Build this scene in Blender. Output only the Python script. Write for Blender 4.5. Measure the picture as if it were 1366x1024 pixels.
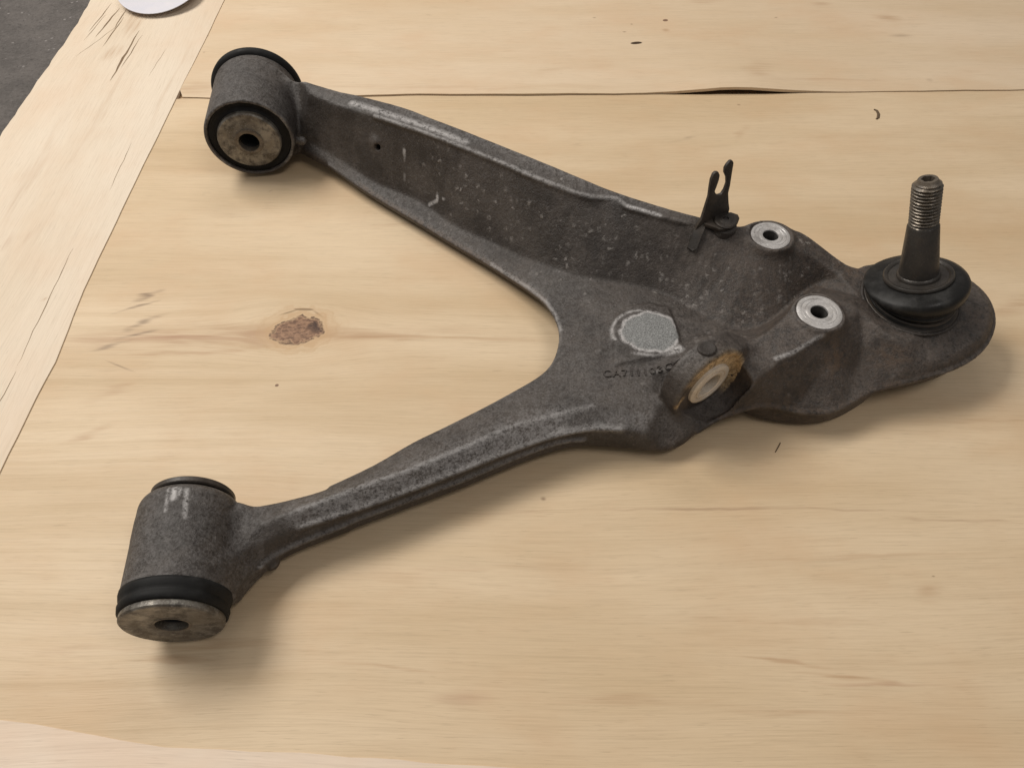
import bpy, bmesh, math, random
import numpy as np
from mathutils import Vector, Matrix
from mathutils.geometry import delaunay_2d_cdt

random.seed(4); RNG = np.random.default_rng(4)
S = bpy.context.scene
COL = S.collection
for o in list(bpy.data.objects): bpy.data.objects.remove(o)
MM = 0.001

# ------------------------------------------------------------------ camera, light, exposure
CAM_H, FPX, TILT = 460.0, 1026.0, math.radians(53.0)      # height in mm, focal length in photo pixels, pitch down
cam = bpy.data.objects.new('camera', bpy.data.cameras.new('camera')); COL.objects.link(cam)
cam.location = (0, 0, CAM_H*MM); cam.rotation_euler = (math.radians(90)-TILT, 0, 0)
cam.data.sensor_width = 36.0; cam.data.lens = FPX/1366*36.0
cam.data.clip_start = 0.01; cam.data.clip_end = 100
S.camera = cam
W = bpy.data.worlds.new('World'); S.world = W; W.use_nodes = True
W.node_tree.nodes['Background'].inputs[0].default_value = (1.0, 0.95, 0.90, 1)
W.node_tree.nodes['Background'].inputs[1].default_value = 0.20
def area_lamp(name, loc, target, sx, sy, power, color):
    l = bpy.data.lights.new(name, 'AREA'); l.shape = 'RECTANGLE'; l.size = sx; l.size_y = sy
    l.energy = power; l.color = color
    o = bpy.data.objects.new(name, l); COL.objects.link(o); o.location = loc
    o.rotation_euler = (Vector(target)-Vector(loc)).to_track_quat('-Z', 'Y').to_euler()
    return o
area_lamp('ceiling_panel_lamp', (-1.30, 1.10, 1.85), (0.0, 0.40, 0), 1.3, 0.8, 49, (1.0, 0.95, 0.88))
area_lamp('ceiling_tube_lamp', (0.05, 1.95, 1.95), (0, 0.4, 0), 1.2, 0.14, 7, (1.0, 0.94, 0.87))
area_lamp('ceiling_tube_lamp', (0.85, -0.25, 2.20), (0.1, 0.45, 0), 1.2, 0.30, 10, (1.0, 0.95, 0.90))
VS = S.view_settings
VS.view_transform = 'Standard'; VS.look = 'None'; VS.exposure = 0.0; VS.gamma = 1.0; VS.use_curve_mapping = False

# ------------------------------------------------------------------ helpers
def P(px, py, z=0.0):
    """photo pixel + height above the board (mm) -> point in mm"""
    x = (px-683)/FPX; y = (512-py)/FPX
    d = (x, math.cos(TILT)+y*math.sin(TILT), -math.sin(TILT)+y*math.cos(TILT))
    t = (z-CAM_H)/d[2]
    return (d[0]*t, d[1]*t, z)
def P2(px, py, z=0.0): return P(px, py, z)[:2]

def mesh_object(name, verts, faces, mat, parent=None, smooth=True, scale=MM):
    me = bpy.data.meshes.new(name)
    v = np.asarray(verts, dtype=np.float32)*scale
    me.from_pydata(v.tolist(), [], [list(map(int, f)) for f in faces]); me.validate(); me.update()
    if smooth: me.polygons.foreach_set('use_smooth', [True]*len(me.polygons))
    if mat: me.materials.append(mat)
    o = bpy.data.objects.new(name, me); COL.objects.link(o)
    if parent: o.parent = parent
    return o
def quad_mesh(name, verts, quads, mat, parent=None, scale=MM):
    me = bpy.data.meshes.new(name)
    n = len(verts); m = len(quads)
    me.vertices.add(n); me.vertices.foreach_set('co', (np.asarray(verts, np.float32)*scale).ravel())
    me.loops.add(m*4); me.loops.foreach_set('vertex_index', np.asarray(quads, np.int32).ravel())
    me.polygons.add(m); me.polygons.foreach_set('loop_start', np.arange(0, 4*m, 4, dtype=np.int32))
    me.polygons.foreach_set('use_smooth', np.ones(m, bool))
    me.update(calc_edges=True); me.validate()
    me.materials.append(mat)
    o = bpy.data.objects.new(name, me); COL.objects.link(o)
    if parent: o.parent = parent
    return o
def edge_split(o, deg=35):
    m = o.modifiers.new('crisp_edges', 'EDGE_SPLIT'); m.split_angle = math.radians(deg)
def basis(axis):
    a = Vector(axis).normalized()
    r = a.cross(Vector((0, 0, 1)))
    if r.length < 1e-3: r = Vector((1, 0, 0))
    r.normalize(); return a, r, r.cross(a).normalized()
def lathe(name, profile, base, axis, mat, parent=None, seg=64, closed=False, wob=0.0, crisp=None):
    """profile = [(s along axis, radius)] in mm; revolved round the axis through base"""
    a, r, u = basis(axis); b = Vector(base); vs = []; fs = []
    for i, (s, rad) in enumerate(profile):
        for k in range(seg):
            t = 2*math.pi*k/seg
            rr = rad*(1+wob*math.sin(3*t+1.1*i)+wob*0.7*math.sin(5*t-0.6*i))
            vs.append(b+a*s+(r*math.cos(t)+u*math.sin(t))*rr)
    n = len(profile)
    for i in range(n if closed else n-1):
        j = (i+1) % n
        for k in range(seg):
            l = (k+1) % seg
            fs.append((i*seg+k, i*seg+l, j*seg+l, j*seg+k))
    if not closed:
        if profile[0][1] > 0.05: fs.append(list(range(seg))[::-1])
        if profile[-1][1] > 0.05: fs.append([(n-1)*seg+k for k in range(seg)])
    o = mesh_object(name, vs, fs, mat, parent)
    bm = bmesh.new(); bm.from_mesh(o.data); bmesh.ops.recalc_face_normals(bm, faces=bm.faces); bm.to_mesh(o.data); bm.free()
    if crisp: edge_split(o, crisp)
    return o
def tag(o, label=None, category=None, group=None, kind=None):
    for k, v in (('label', label), ('category', category), ('group', group), ('kind', kind)):
        if v: o[k] = v
    return o

# ------------------------------------------------------------------ material helper
class NT:
    def __init__(self, name):
        self.m = bpy.data.materials.new(name); self.m.use_nodes = True
        self.t = self.m.node_tree; self.b = self.t.nodes['Principled BSDF']
        self.co = self.t.nodes.new('ShaderNodeTexCoord').outputs['Object']
    def put(self, sock, v):
        if isinstance(v, bpy.types.NodeSocket): self.t.links.new(v, sock)
        elif isinstance(v, (tuple, list)):
            sock.default_value = tuple(v)+((1,) if len(v) == 3 and len(sock.default_value) == 4 else ())
        else: sock.default_value = v
    def m_(self, op, a, b=0.0, c=0.0, clamp=False):
        n = self.t.nodes.new('ShaderNodeMath'); n.operation = op; n.use_clamp = clamp
        self.put(n.inputs[0], a); self.put(n.inputs[1], b); self.put(n.inputs[2], c); return n.outputs[0]
    def add(self, a, b): return self.m_('ADD', a, b)
    def sub(self, a, b): return self.m_('SUBTRACT', a, b)
    def mul(self, a, b): return self.m_('MULTIPLY', a, b)
    def mx(self, a, b): return self.m_('MAXIMUM', a, b)
    def vm(self, op, a, b=None, c=None):
        n = self.t.nodes.new('ShaderNodeVectorMath'); n.operation = op
        for i, q in enumerate((a, b, c)):
            if q is not None: self.put(n.inputs[i], q)
        return n.outputs['Value'] if op == 'LENGTH' else n.outputs[0]
    def xyz(self, v):
        n = self.t.nodes.new('ShaderNodeSeparateXYZ'); self.put(n.inputs[0], v); return n.outputs
    def vec(self, x, y, z):
        n = self.t.nodes.new('ShaderNodeCombineXYZ')
        for i, q in enumerate((x, y, z)): self.put(n.inputs[i], q)
        return n.outputs[0]
    def map(self, v, scale=(1, 1, 1), loc=(0, 0, 0), rot=(0, 0, 0)):
        n = self.t.nodes.new('ShaderNodeMapping'); self.put(n.inputs['Vector'], v)
        n.inputs['Scale'].default_value = scale; n.inputs['Location'].default_value = loc; n.inputs['Rotation'].default_value = rot
        return n.outputs[0]
    def noise(self, v, scale, detail=4, rough=0.55, dist=0.0, col=False):
        n = self.t.nodes.new('ShaderNodeTexNoise'); self.put(n.inputs['Vector'], v)
        n.inputs['Scale'].default_value = scale; n.inputs['Detail'].default_value = detail
        n.inputs['Roughness'].default_value = rough; n.inputs['Distortion'].default_value = dist
        return n.outputs['Color' if col else 'Fac']
    def voro(self, v, scale, feature='F1', rnd=1.0, out='Distance'):
        n = self.t.nodes.new('ShaderNodeTexVoronoi'); n.feature = feature; self.put(n.inputs['Vector'], v)
        n.inputs['Scale'].default_value = scale; n.inputs['Randomness'].default_value = rnd
        return n.outputs[out]
    def ramp(self, v, a, b, lo=0.0, hi=1.0):
        n = self.t.nodes.new('ShaderNodeMapRange'); n.interpolation_type = 'SMOOTHSTEP'; n.clamp = True
        self.put(n.inputs[0], v); self.put(n.inputs[1], a); self.put(n.inputs[2], b); self.put(n.inputs[3], lo); self.put(n.inputs[4], hi)
        return n.outputs[0]
    def mix(self, f, a, b, mode='MIX'):
        n = self.t.nodes.new('ShaderNodeMix'); n.data_type = 'RGBA'; n.blend_type = mode; n.clamp_factor = True
        self.put(n.inputs[0], f); self.put(n.inputs[6], a); self.put(n.inputs[7], b); return n.outputs[2]
    def attr(self, name):
        n = self.t.nodes.new('ShaderNodeAttribute'); n.attribute_name = name; return n.outputs['Fac']
    def bump(self, h, dist, strength=1.0, prev=None):
        n = self.t.nodes.new('ShaderNodeBump'); n.inputs['Distance'].default_value = dist; n.inputs['Strength'].default_value = strength
        self.put(n.inputs['Height'], h)
        if prev is not None: self.put(n.inputs['Normal'], prev)
        return n.outputs[0]
    def out(self, color=None, rough=None, metal=None, normal=None, spec=None):
        i = self.b.inputs
        if color is not None: self.put(i['Base Color'], color)
        if rough is not None: self.put(i['Roughness'], rough)
        if metal is not None: self.put(i['Metallic'], metal)
        if normal is not None: self.put(i['Normal'], normal)
        if spec is not None: self.put(i['Specular IOR Level'], spec)
        return self.m

# ------------------------------------------------------------------ materials
KNOTS = [(397, 439, 40, 30, 0.10)]
def wood(name, light, dark, rot=0.0, seed=0.0, marks=(), streak=1.0):
    """sliced veneer: grain runs along local x after rot; marks = [(px,py,len_mm,width_mm,angle,colour,strength,edge_noise)]"""
    n = NT(name)
    v = n.map(n.co, rot=(0, 0, -rot), loc=(seed, seed*0.37, 0))
    warp = n.noise(n.map(v, scale=(1.6, 5.0, 1)), 1.5, 1, 0.4)
    sx, sy, sz = n.xyz(v)
    wy = n.add(sy, n.mul(n.sub(warp, 0.5), 0.035))
    if name == 'pale_veneer':
        for (px, py, ln, wd, ang) in KNOTS:
            cx, cy = P2(px, py)
            ddx = n.mul(n.sub(sx, cx*MM), 1/0.050); ddy = n.mul(n.sub(sy, cy*MM), 1/0.030)
            ee = n.m_('EXPONENT', n.mul(n.add(n.mul(ddx, ddx), n.mul(ddy, ddy)), -1.0))
            wy = n.sub(wy, n.mul(n.mul(n.sub(sy, cy*MM), ee), 0.85))
    g = n.vec(sx, wy, 0.0)
    broad = n.noise(n.map(g, scale=(1.0, 5, 1)), 2.2, 3, 0.55)
    rings = n.noise(n.map(g, scale=(1.1, 120, 1)), 1.0, 4, 0.66)
    fibre = n.noise(n.map(g, scale=(22, 900, 1)), 1.0, 3, 0.7)
    pores = n.noise(n.map(g, scale=(70, 1300, 1), loc=(3, 1, 0)), 1.0, 1, 0.5)
    blot = n.noise(n.map(v, scale=(1, 1.6, 1)), 9, 4, 0.6)
    c = n.mix(n.ramp(broad, 0.30, 0.70), light, dark)
    c = n.mix(n.mul(n.ramp(rings, 0.50, 0.76), 0.20*streak), c, tuple(0.72*q for q in dark))
    c = n.mix(n.mul(n.ramp(fibre, 0.45, 0.70), 0.26), c, tuple(0.66*q for q in dark))
    c = n.mix(n.mul(n.ramp(fibre, 0.45, 0.28), 0.20), c, tuple(min(1, 1.15*q) for q in light))
    c = n.mix(n.mul(n.ramp(pores, 0.62, 0.76), 0.26), c, tuple(0.5*q for q in dark))
    c = n.mix(n.mul(n.ramp(blot, 0.42, 0.75), 0.36), c, (dark[0]*0.97, dark[1]*0.84, dark[2]*0.76))
    if marks:
        mw = n.noise(n.map(v, scale=(0.16, 1.0, 1)), 55, 3, 0.65, col=True)
        gr = n.noise(n.map(g, scale=(14, 260, 1)), 1.0, 2, 0.6)
        grm = n.ramp(gr, 0.30, 0.66, 0.15, 1.0)
        warped = {}
        for (px, py, ln, wd, ang, colr, st, en) in marks:
            lv = 3 if en < 6 else (9 if en < 12 else 16)
            if lv not in warped: warped[lv] = n.vm('MULTIPLY_ADD', n.vm('SUBTRACT', mw, (0.5, 0.5, 0.5)), (lv*MM*1.6,)*3, n.co)
            cx, cy = P2(px, py)
            mp = n.t.nodes.new('ShaderNodeMapping'); mp.vector_type = 'TEXTURE'; n.put(mp.inputs['Vector'], warped[lv])
            mp.inputs['Location'].default_value = (cx*MM, cy*MM, 0); mp.inputs['Rotation'].default_value = (0, 0, ang); mp.inputs['Scale'].default_value = (ln*MM/2, wd*MM/2, 10)
            f = n.ramp(n.vm('LENGTH', mp.outputs[0]), 1.1, 0.0, 0.0, st*1.25)
            if st >= 0.85: f = n.ramp(n.vm('LENGTH', mp.outputs[0]), 1.0, 0.75, 0.0, st)
            c = n.mix(n.mul(f, grm) if st < 0.85 else f, c, colr)
    tick = n.noise(n.map(g, scale=(26, 130, 1), loc=(7, 2, 0)), 1.0, 2, 0.6)
    c = n.mix(n.mul(n.ramp(tick, 0.71, 0.80), 0.28), c, tuple(0.42*q for q in dark))
    knots = [k for k in KNOTS if name == 'pale_veneer']
    for (px, py, ln, wd, ang) in knots:
        cx, cy = P2(px, py)
        kw = n.vm('MULTIPLY_ADD', n.vm('SUBTRACT', n.noise(n.co, 75, 4, 0.6, col=True), (0.5, 0.5, 0.5)), (0.020,)*3, n.co)
        mp = n.t.nodes.new('ShaderNodeMapping'); mp.vector_type = 'TEXTURE'; n.put(mp.inputs['Vector'], kw)
        mp.inputs['Location'].default_value = (cx*MM, cy*MM, 0); mp.inputs['Rotation'].default_value = (0, 0, ang); mp.inputs['Scale'].default_value = (ln*MM/2, wd*MM/2, 10)
        d = n.vm('LENGTH', mp.outputs[0]); kx, ky, kz = n.xyz(mp.outputs[0])
        halo = n.mul(n.ramp(d, 2.3, 0.9), n.ramp(n.m_('SINE', n.mul(d, 17.0)), -0.2, 1.0, 0.15, 0.75))
        c = n.mix(n.mul(halo, 0.7), c, (0.44, 0.285, 0.155))
        c = n.mix(n.mul(n.ramp(d, 1.9, 0.95), 0.6), c, (0.50, 0.33, 0.18))
        speck = n.noise(n.map(n.co, scale=(1, 2.2, 1)), 170, 4, 0.7)
        core = n.mix(n.ramp(speck, 0.38, 0.62), (0.12, 0.060, 0.034), (0.29, 0.165, 0.095))
        core = n.mix(n.ramp(n.m_('SINE', n.add(n.mul(d, 22.0), n.mul(speck, 3.0))), 0.3, 1.0, 0.0, 0.5), core, (0.36, 0.21, 0.13))
        c = n.mix(n.ramp(d, 1.06, 0.78), c, core)
        rim = n.mul(n.ramp(n.m_('ABSOLUTE', n.sub(d, 0.96)), 0.10, 0.02), n.ramp(speck, 0.42, 0.56))
        c = n.mix(n.mul(rim, 0.85), c, (0.075, 0.038, 0.02))
        pit = n.ramp(n.add(n.m_('ABSOLUTE', n.sub(kx, 0.62)), n.m_('ABSOLUTE', n.mul(ky, 0.7))), 0.42, 0.18)
        c = n.mix(n.mul(pit, n.ramp(speck, 0.35, 0.55)), c, (0.05, 0.022, 0.013))
    h = n.add(n.mul(fibre, 0.5), n.mul(pores, -0.6))
    nb = n.bump(h, 0.00025, 0.45)
    nb = n.bump(n.noise(n.map(v, scale=(1, 3, 1)), 4.0, 2), 0.004, 0.25, nb)
    return n.out(c, n.ramp(rings, 0.3, 0.8, 0.50, 0.66), 0.0, nb, 0.32)

def casting_material():
    n = NT('sooty_cast_aluminium')
    big = n.noise(n.co, 22, 4, 0.6); mid = n.noise(n.co, 210, 5, 0.7); fin = n.noise(n.co, 620, 4, 0.75); grit = n.noise(n.co, 1500, 2, 0.6)
    c = n.mix(n.ramp(big, 0.32, 0.68), (0.028, 0.0215, 0.0175), (0.064, 0.052, 0.044))
    stain = n.noise(n.map(n.co, loc=(0.3, 0.1, 0.7)), 38, 5, 0.68)
    c = n.mix(n.mul(n.ramp(mid, 0.45, 0.70), 0.40), c, (0.066, 0.059, 0.055))
    c = n.mix(n.mul(n.mul(n.ramp(fin, 0.52, 0.70), n.ramp(stain, 0.35, 0.62, 0.25, 1.0)), 0.7), c, (0.145, 0.130, 0.120))
    c = n.mix(n.mul(n.ramp(fin, 0.46, 0.32), n.ramp(stain, 0.6, 0.4, 0.35, 0.9)), c, (0.012, 0.010, 0.009))
    ew = n.mul(n.attr('wear'), n.ramp(n.add(n.mul(mid, 0.5), n.mul(stain, 0.5)), 0.40, 0.58))
    c = n.mix(n.mul(ew, 0.8), c, (0.27, 0.255, 0.245))
    oil = n.noise(n.map(n.co, loc=(1.3, 0.4, 0.2)), 26, 5, 0.7)
    c = n.mix(n.ramp(oil, 0.47, 0.64, 0.0, 0.68), c, (0.016, 0.0115, 0.009))
    # pits and flecks where the coating has gone
    fl = n.attr('fleck')
    wv = n.vm('MULTIPLY_ADD', n.noise(n.co, 260, 3, 0.6, col=True), (0.008,)*3, n.co)
    vd = n.add(n.voro(wv, 210, 'F1', 1.0), n.mul(n.sub(fin, 0.5), 0.8))
    cell = n.xyz(n.voro(wv, 210, 'F1', 1.0, 'Color'))[0]
    spot = n.mul(n.ramp(vd, 0.50, 0.15), n.mul(n.ramp(n.add(cell, n.mul(fl, 0.30)), 0.90, 1.12), n.ramp(stain, 0.40, 0.60)))
    c = n.mix(n.mul(spot, 0.75), c, (0.24, 0.22, 0.205))
    # dusty grey plus painted light on the parts that look up, rust-brown mud, oil-dark, bare metal where it has been scraped
    du = n.mul(n.attr('dust_lit'), n.ramp(n.add(n.mul(mid, 0.45), n.mul(fin, 0.55)), 0.38, 0.60))
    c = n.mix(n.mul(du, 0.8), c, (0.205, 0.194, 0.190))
    ru = n.mul(n.attr('rust'), n.ramp(mid, 0.35, 0.62))
    c = n.mix(n.mul(ru, 0.8), c, (0.105, 0.066, 0.040))
    mu = n.mul(n.attr('mud'), n.ramp(n.add(mid, n.mul(n.sub(fin, 0.5), 0.5)), 0.30, 0.48))
    c = n.mix(mu, c, n.mix(n.ramp(fin, 0.35, 0.65), (0.34, 0.22, 0.10), (0.66, 0.49, 0.29)))
    ba = n.m_('MULTIPLY', n.attr('bare'), n.ramp(n.add(n.mul(mid, 0.5), n.mul(fin, 0.5)), 0.36, 0.54), clamp=True)
    c = n.mix(ba, c, (0.44, 0.425, 0.42))
    gy = n.attr('grey')
    c = n.mix(n.mul(gy, n.ramp(fin, 0.30, 0.65, 0.75, 1.0)), c, n.mix(n.ramp(grit, 0.35, 0.65), (0.115, 0.118, 0.118), (0.30, 0.305, 0.30)))
    h = n.add(n.mul(mid, 1.0), n.mul(fin, 0.55)); h = n.add(h, n.mul(spot, 0.35))
    nb = n.bump(h, 0.0011, 0.9); nb = n.bump(grit, 0.00025, 0.5, nb)
    ro = n.ramp(big, 0.3, 0.7, 0.48, 0.66)
    return n.out(c, ro, n.mul(ba, 0.35), nb, 0.5)
def rubber_material(name, col, rough):
    n = NT(name); a = n.noise(n.co, 90, 4, 0.6); b = n.noise(n.co, 800, 2, 0.6)
    c = n.mix(n.ramp(a, 0.42, 0.75), col, tuple(q*2.2+0.006 for q in col))
    return n.out(c, n.ramp(a, 0.3, 0.7, rough-0.08, rough+0.12), 0, n.bump(n.add(a, n.mul(b, 0.3)), 0.0006, 0.4), 0.25)
def steel_material(name, base, dark, brown, rough, metal=0.75, amount=0.6):
    n = NT(name); a = n.noise(n.co, 120, 5, 0.65); b = n.noise(n.co, 900, 3, 0.6); g = n.noise(n.co, 45, 3, 0.6)
    c = n.mix(n.ramp(a, 0.38, 0.62), base, dark)
    c = n.mix(n.mul(n.ramp(g, 0.40, 0.62), amount), c, brown)
    c = n.mix(n.mul(n.ramp(b, 0.58, 0.70), 0.5), c, tuple(min(1, 1.5*q) for q in base))
    ml = n.mul(n.ramp(n.add(a, n.mul(g, 0.5)), 0.85, 0.6), metal)
    return n.out(c, n.ramp(a, 0.3, 0.7, rough-0.08, rough+0.15), ml, n.bump(n.add(a, n.mul(b, 0.5)), 0.0006, 0.55), 0.5)

M_CAST = casting_material()
M_RUBBER = rubber_material('black_rubber', (0.006, 0.006, 0.006), 0.66)
M_BOOT = rubber_material('boot_rubber', (0.012, 0.0115, 0.011), 0.42)
M_END = steel_material('worn_steel_plate', (0.235, 0.222, 0.198), (0.052, 0.044, 0.036), (0.092, 0.072, 0.048), 0.42, 0.5, 0.6)
M_DARKSTEEL = steel_material('dark_steel', (0.050, 0.044, 0.039), (0.028, 0.024, 0.021), (0.060, 0.042, 0.028), 0.48, 0.45, 0.5)
M_STUD = steel_material('blackened_stud', (0.052, 0.046, 0.041), (0.026, 0.023, 0.020), (0.050, 0.038, 0.028), 0.40, 0.45, 0.4)
M_THREAD = steel_material('greasy_thread', (0.19, 0.165, 0.135), (0.07, 0.058, 0.045), (0.11, 0.08, 0.05), 0.36, 0.7, 0.5)
M_MACH = steel_material('machined_face', (0.50, 0.485, 0.475), (0.27, 0.255, 0.245), (0.40, 0.38, 0.365), 0.45, 0.35, 0.4)
M_SLEEVE = steel_material('link_sleeve_metal', (0.66, 0.60, 0.52), (0.54, 0.47, 0.38), (0.58, 0.47, 0.33), 0.45, 0.25, 0.35)
M_SLV = steel_material('sleeve_steel', (0.17, 0.15, 0.125), (0.07, 0.058, 0.046), (0.09, 0.062, 0.038), 0.45, 0.5, 0.6)
M_BORE = rubber_material('dark_bore', (0.014, 0.012, 0.010), 0.7)
def core_material():
    n = NT('plywood_core'); a = n.noise(n.map(n.co, scale=(8, 200, 40)), 1.0, 4)
    return n.out(n.mix(a, (0.20, 0.12, 0.06), (0.34, 0.22, 0.12)), 0.8, 0)
def floor_material():
    n = NT('dark_concrete'); a = n.noise(n.co, 30, 6, 0.7); b = n.noise(n.co, 260, 4, 0.7)
    vd = n.voro(n.co, 190); cc = n.xyz(n.voro(n.co, 190, out='Color'))[0]
    c = n.mix(n.ramp(a, 0.35, 0.65), (0.085, 0.077, 0.072), (0.120, 0.108, 0.101))
    c = n.mix(n.mul(n.ramp(b, 0.5, 0.75), 0.6), c, (0.16, 0.15, 0.145))
    c = n.mix(n.mul(n.ramp(b, 0.45, 0.3), 0.7), c, (0.035, 0.032, 0.031))
    c = n.mix(n.mul(n.mul(n.ramp(vd, 0.35, 0.2), n.ramp(cc, 0.90, 0.95)), 0.55), c, (0.30, 0.28, 0.27))
    return n.out(c, 0.85, 0, n.bump(n.add(a, b), 0.002, 0.7), 0.3)
def paper_material():
    n = NT('white_paper'); a = n.noise(n.co, 60, 3)
    return n.out(n.mix(a, (0.55, 0.56, 0.64), (0.68, 0.65, 0.67)), 0.55, 0)

BR = (0.16, 0.085, 0.05); GB = (0.22, 0.15, 0.10); TN = (0.40, 0.25, 0.14); RD = (0.36, 0.20, 0.12)
main_marks = [
    (330, 446, 460, 30, 0.02, TN, 0.62, 18), (240, 452, 210, 12, 0.03, RD, 0.60, 14), (560, 452, 240, 7, 0.0, TN, 0.6, 10), (230, 468, 150, 8, 0.05, TN, 0.5, 12),
    (385, 417, 20, 2.6, 0.40, (0.11, 0.075, 0.035), 0.80, 4), (404, 413, 18, 3.2, -0.02, (0.09, 0.06, 0.03), 0.86, 4), (424, 419, 18, 2.6, -0.62, (0.16, 0.10, 0.05), 0.75, 4),
    (330, 462, 90, 9, 0.1, TN, 0.4, 16), (470, 450, 100, 6, 0.0, TN, 0.5, 10),
    (200, 392, 34, 8, 0.55, GB, 0.80, 14), (185, 408, 44, 5, 0.45, GB, 0.72, 12), (195, 428, 46, 9, 0.5, GB, 0.78, 14), (182, 446, 40, 5, 0.35, GB, 0.75, 10), (150, 460, 38, 5, 0.3, GB, 0.62, 10),
    (160, 488, 34, 2.4, -0.42, GB, 0.84, 4), (150, 520, 50, 12, 0.4, TN, 0.4, 16), (120, 575, 46, 10, 0.5, TN, 0.40, 16),
    (1000, 681, 330, 2.4, 0.0, (0.26, 0.15, 0.09), 0.42, 10), (1290, 695, 110, 2.4, -0.05, (0.26, 0.15, 0.09), 0.45, 8), (650, 684, 150, 2.6, 0.0, (0.26, 0.15, 0.09), 0.30, 8),
    (1040, 880, 70, 3, -0.12, TN, 0.55, 10), (1140, 905, 90, 4, -0.14, TN, 0.55, 10), (1190, 913, 110, 3, -0.02, RD, 0.40, 8), (1060, 950, 90, 5, 0.0, TN, 0.4, 10),
    (860, 940, 160, 9, -0.03, TN, 0.35, 14), (520, 890, 90, 3, -0.06, TN, 0.4, 8), (300, 868, 130, 7, 0.02, TN, 0.40, 14), (120, 868, 90, 6, 0, TN, 0.35, 14), (1150, 745, 200, 4, 0.0, TN, 0.35, 10),
    (620, 930, 44, 14, 0.0, RD, 0.28, 10), (1240, 790, 24, 16, 0.5, TN, 0.30, 10), (930, 615, 36, 2.5, 0, GB, 0.5, 5), (725, 665, 5, 4, 0, BR, 0.6, 2), (370, 513, 3.2, 2.4, 0, BR, 0.9, 1), (1245, 768, 3, 2, 0, BR, 0.7, 1),
    (990, 175, 40, 10, 0.9, TN, 0.35, 14), (910, 185, 40, 4, 0.3, GB, 0.30, 10), (985, 140, 5, 4, 0, BR, 0.5, 3), (360, 255, 7, 3, 0.8, BR, 0.5, 3), (1350, 410, 60, 22, 0.4, TN, 0.45, 16), (230, 880, 70, 5, 0.0, TN, 0.4, 12),
    (240, 128, 50, 40, 0.2, TN, 0.35, 12), (1300, 560, 160, 6, 0, TN, 0.25, 14), (560, 300, 150, 6, 0, TN, 0.22, 14), (600, 760, 220, 6, 0.02, TN, 0.22, 14), (1010, 830, 240, 7, 0.0, TN, 0.22, 14)]
top_marks = [
    (849, 58, 15, 6, 0.15, (0.05, 0.028, 0.012), 1.0, 4), (833, 43, 6, 4, 0, BR, 0.8, 2), (793, 24, 6, 4, 0, BR, 0.8, 2), (888, 28, 7, 5, 0.2, BR, 0.9, 2), (843, 33, 4, 3, 0, BR, 0.6, 2), (888, 41, 12, 10, 0, TN, 0.6, 5),
    (1185, 24, 40, 22, 0, TN, 0.55, 10), (1200, 48, 36, 12, 0, GB, 0.40, 8), (1092, 6, 30, 16, 0, TN, 0.5, 8), (940, 2, 60, 12, 0, TN, 0.4, 8), (1035, 24, 5, 4, 0, BR, 0.5, 2),
    (1010, 95, 50, 34, 1.0, TN, 0.32, 16), (1240, 108, 10, 8, 0, GB, 0.35, 4), (1100, 108, 220, 10, 0, TN, 0.3, 12), (740, 95, 60, 16, 0.4, TN, 0.25, 12),
    (262, 118, 60, 30, 0, TN, 0.5, 14), (272, 70, 4, 4, 0, BR, 0.5, 2), (277, 48, 5, 4, 0, BR, 0.6, 2), (600, 118, 500, 12, 0, TN, 0.20, 14)]
strip_marks = [
    (150, 72, 40, 26, 1.3, TN, 0.50, 8), (45, 310, 40, 9, 1.3, RD, 0.25, 8), (10, 325, 30, 8, 1.5, RD, 0.25, 8), (115, 512, 3.0, 2.2, 0, BR, 0.8, 1), (60, 400, 9, 5, 0.6, TN, 0.4, 4),
    (140, 140, 300, 10, 1.57, TN, 0.20, 12), (40, 240, 300, 16, 1.57, TN, 0.22, 12), (230, 110, 260, 8, 1.57, TN, 0.2, 12), (180, 30, 90, 26, 1.57, TN, 0.45, 12)]
M_MAIN = wood('pale_veneer', (0.665, 0.525, 0.36), (0.555, 0.415, 0.258), 0.0, 0.0, main_marks)
M_TOP = wood('pale_veneer_far', (0.67, 0.535, 0.385), (0.60, 0.46, 0.305), 0.0, 1.7, top_marks, 0.6)
M_STRIP = wood('bright_veneer', (0.71, 0.61, 0.49), (0.655, 0.545, 0.415), math.radians(90), 3.1, strip_marks, 0.6)
M_FRONT = wood('bright_veneer_front', (0.73, 0.61, 0.49), (0.68, 0.555, 0.435), 0.0, 5.3)
M_CORE = core_material(); M_FLOOR = floor_material(); M_PAPER = paper_material()

# ------------------------------------------------------------------ setting: floor, board, veneer sheets
def ground_plane():
    v = [(-6000, -2000, -19), (6000, -2000, -19), (6000, 9000, -19), (-6000, 9000, -19)]
    tag(mesh_object('floor', v, [(0, 1, 2, 3)], M_FLOOR, smooth=False), kind='structure')
ground_plane()
def wob(i, a): return a*(math.sin(i*1.7)+0.6*math.sin(i*4.3+1)+0.4*math.sin(i*9.1+2))
def resample(pts, step):
    out = [pts[0]]
    for a, b in zip(pts[:-1], pts[1:]):
        L = math.dist(a, b); k = max(1, int(L/step))
        for i in range(1, k+1): out.append(tuple(a[j]+(b[j]-a[j])*i/k for j in range(len(a))))
    return out
def cdt(points, loops, mode=4):
    """filled triangulation of outline loops (holes allowed) -> verts, tris"""
    edges = []
    for lp in loops: edges += [(lp[i], lp[(i+1) % len(lp)]) for i in range(len(lp))]
    r = delaunay_2d_cdt([Vector(p[:2]) for p in points], edges, [], mode, 1e-4)
    return [tuple(v) for v in r[0]], [tuple(f) for f in r[2]], r[3]
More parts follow.
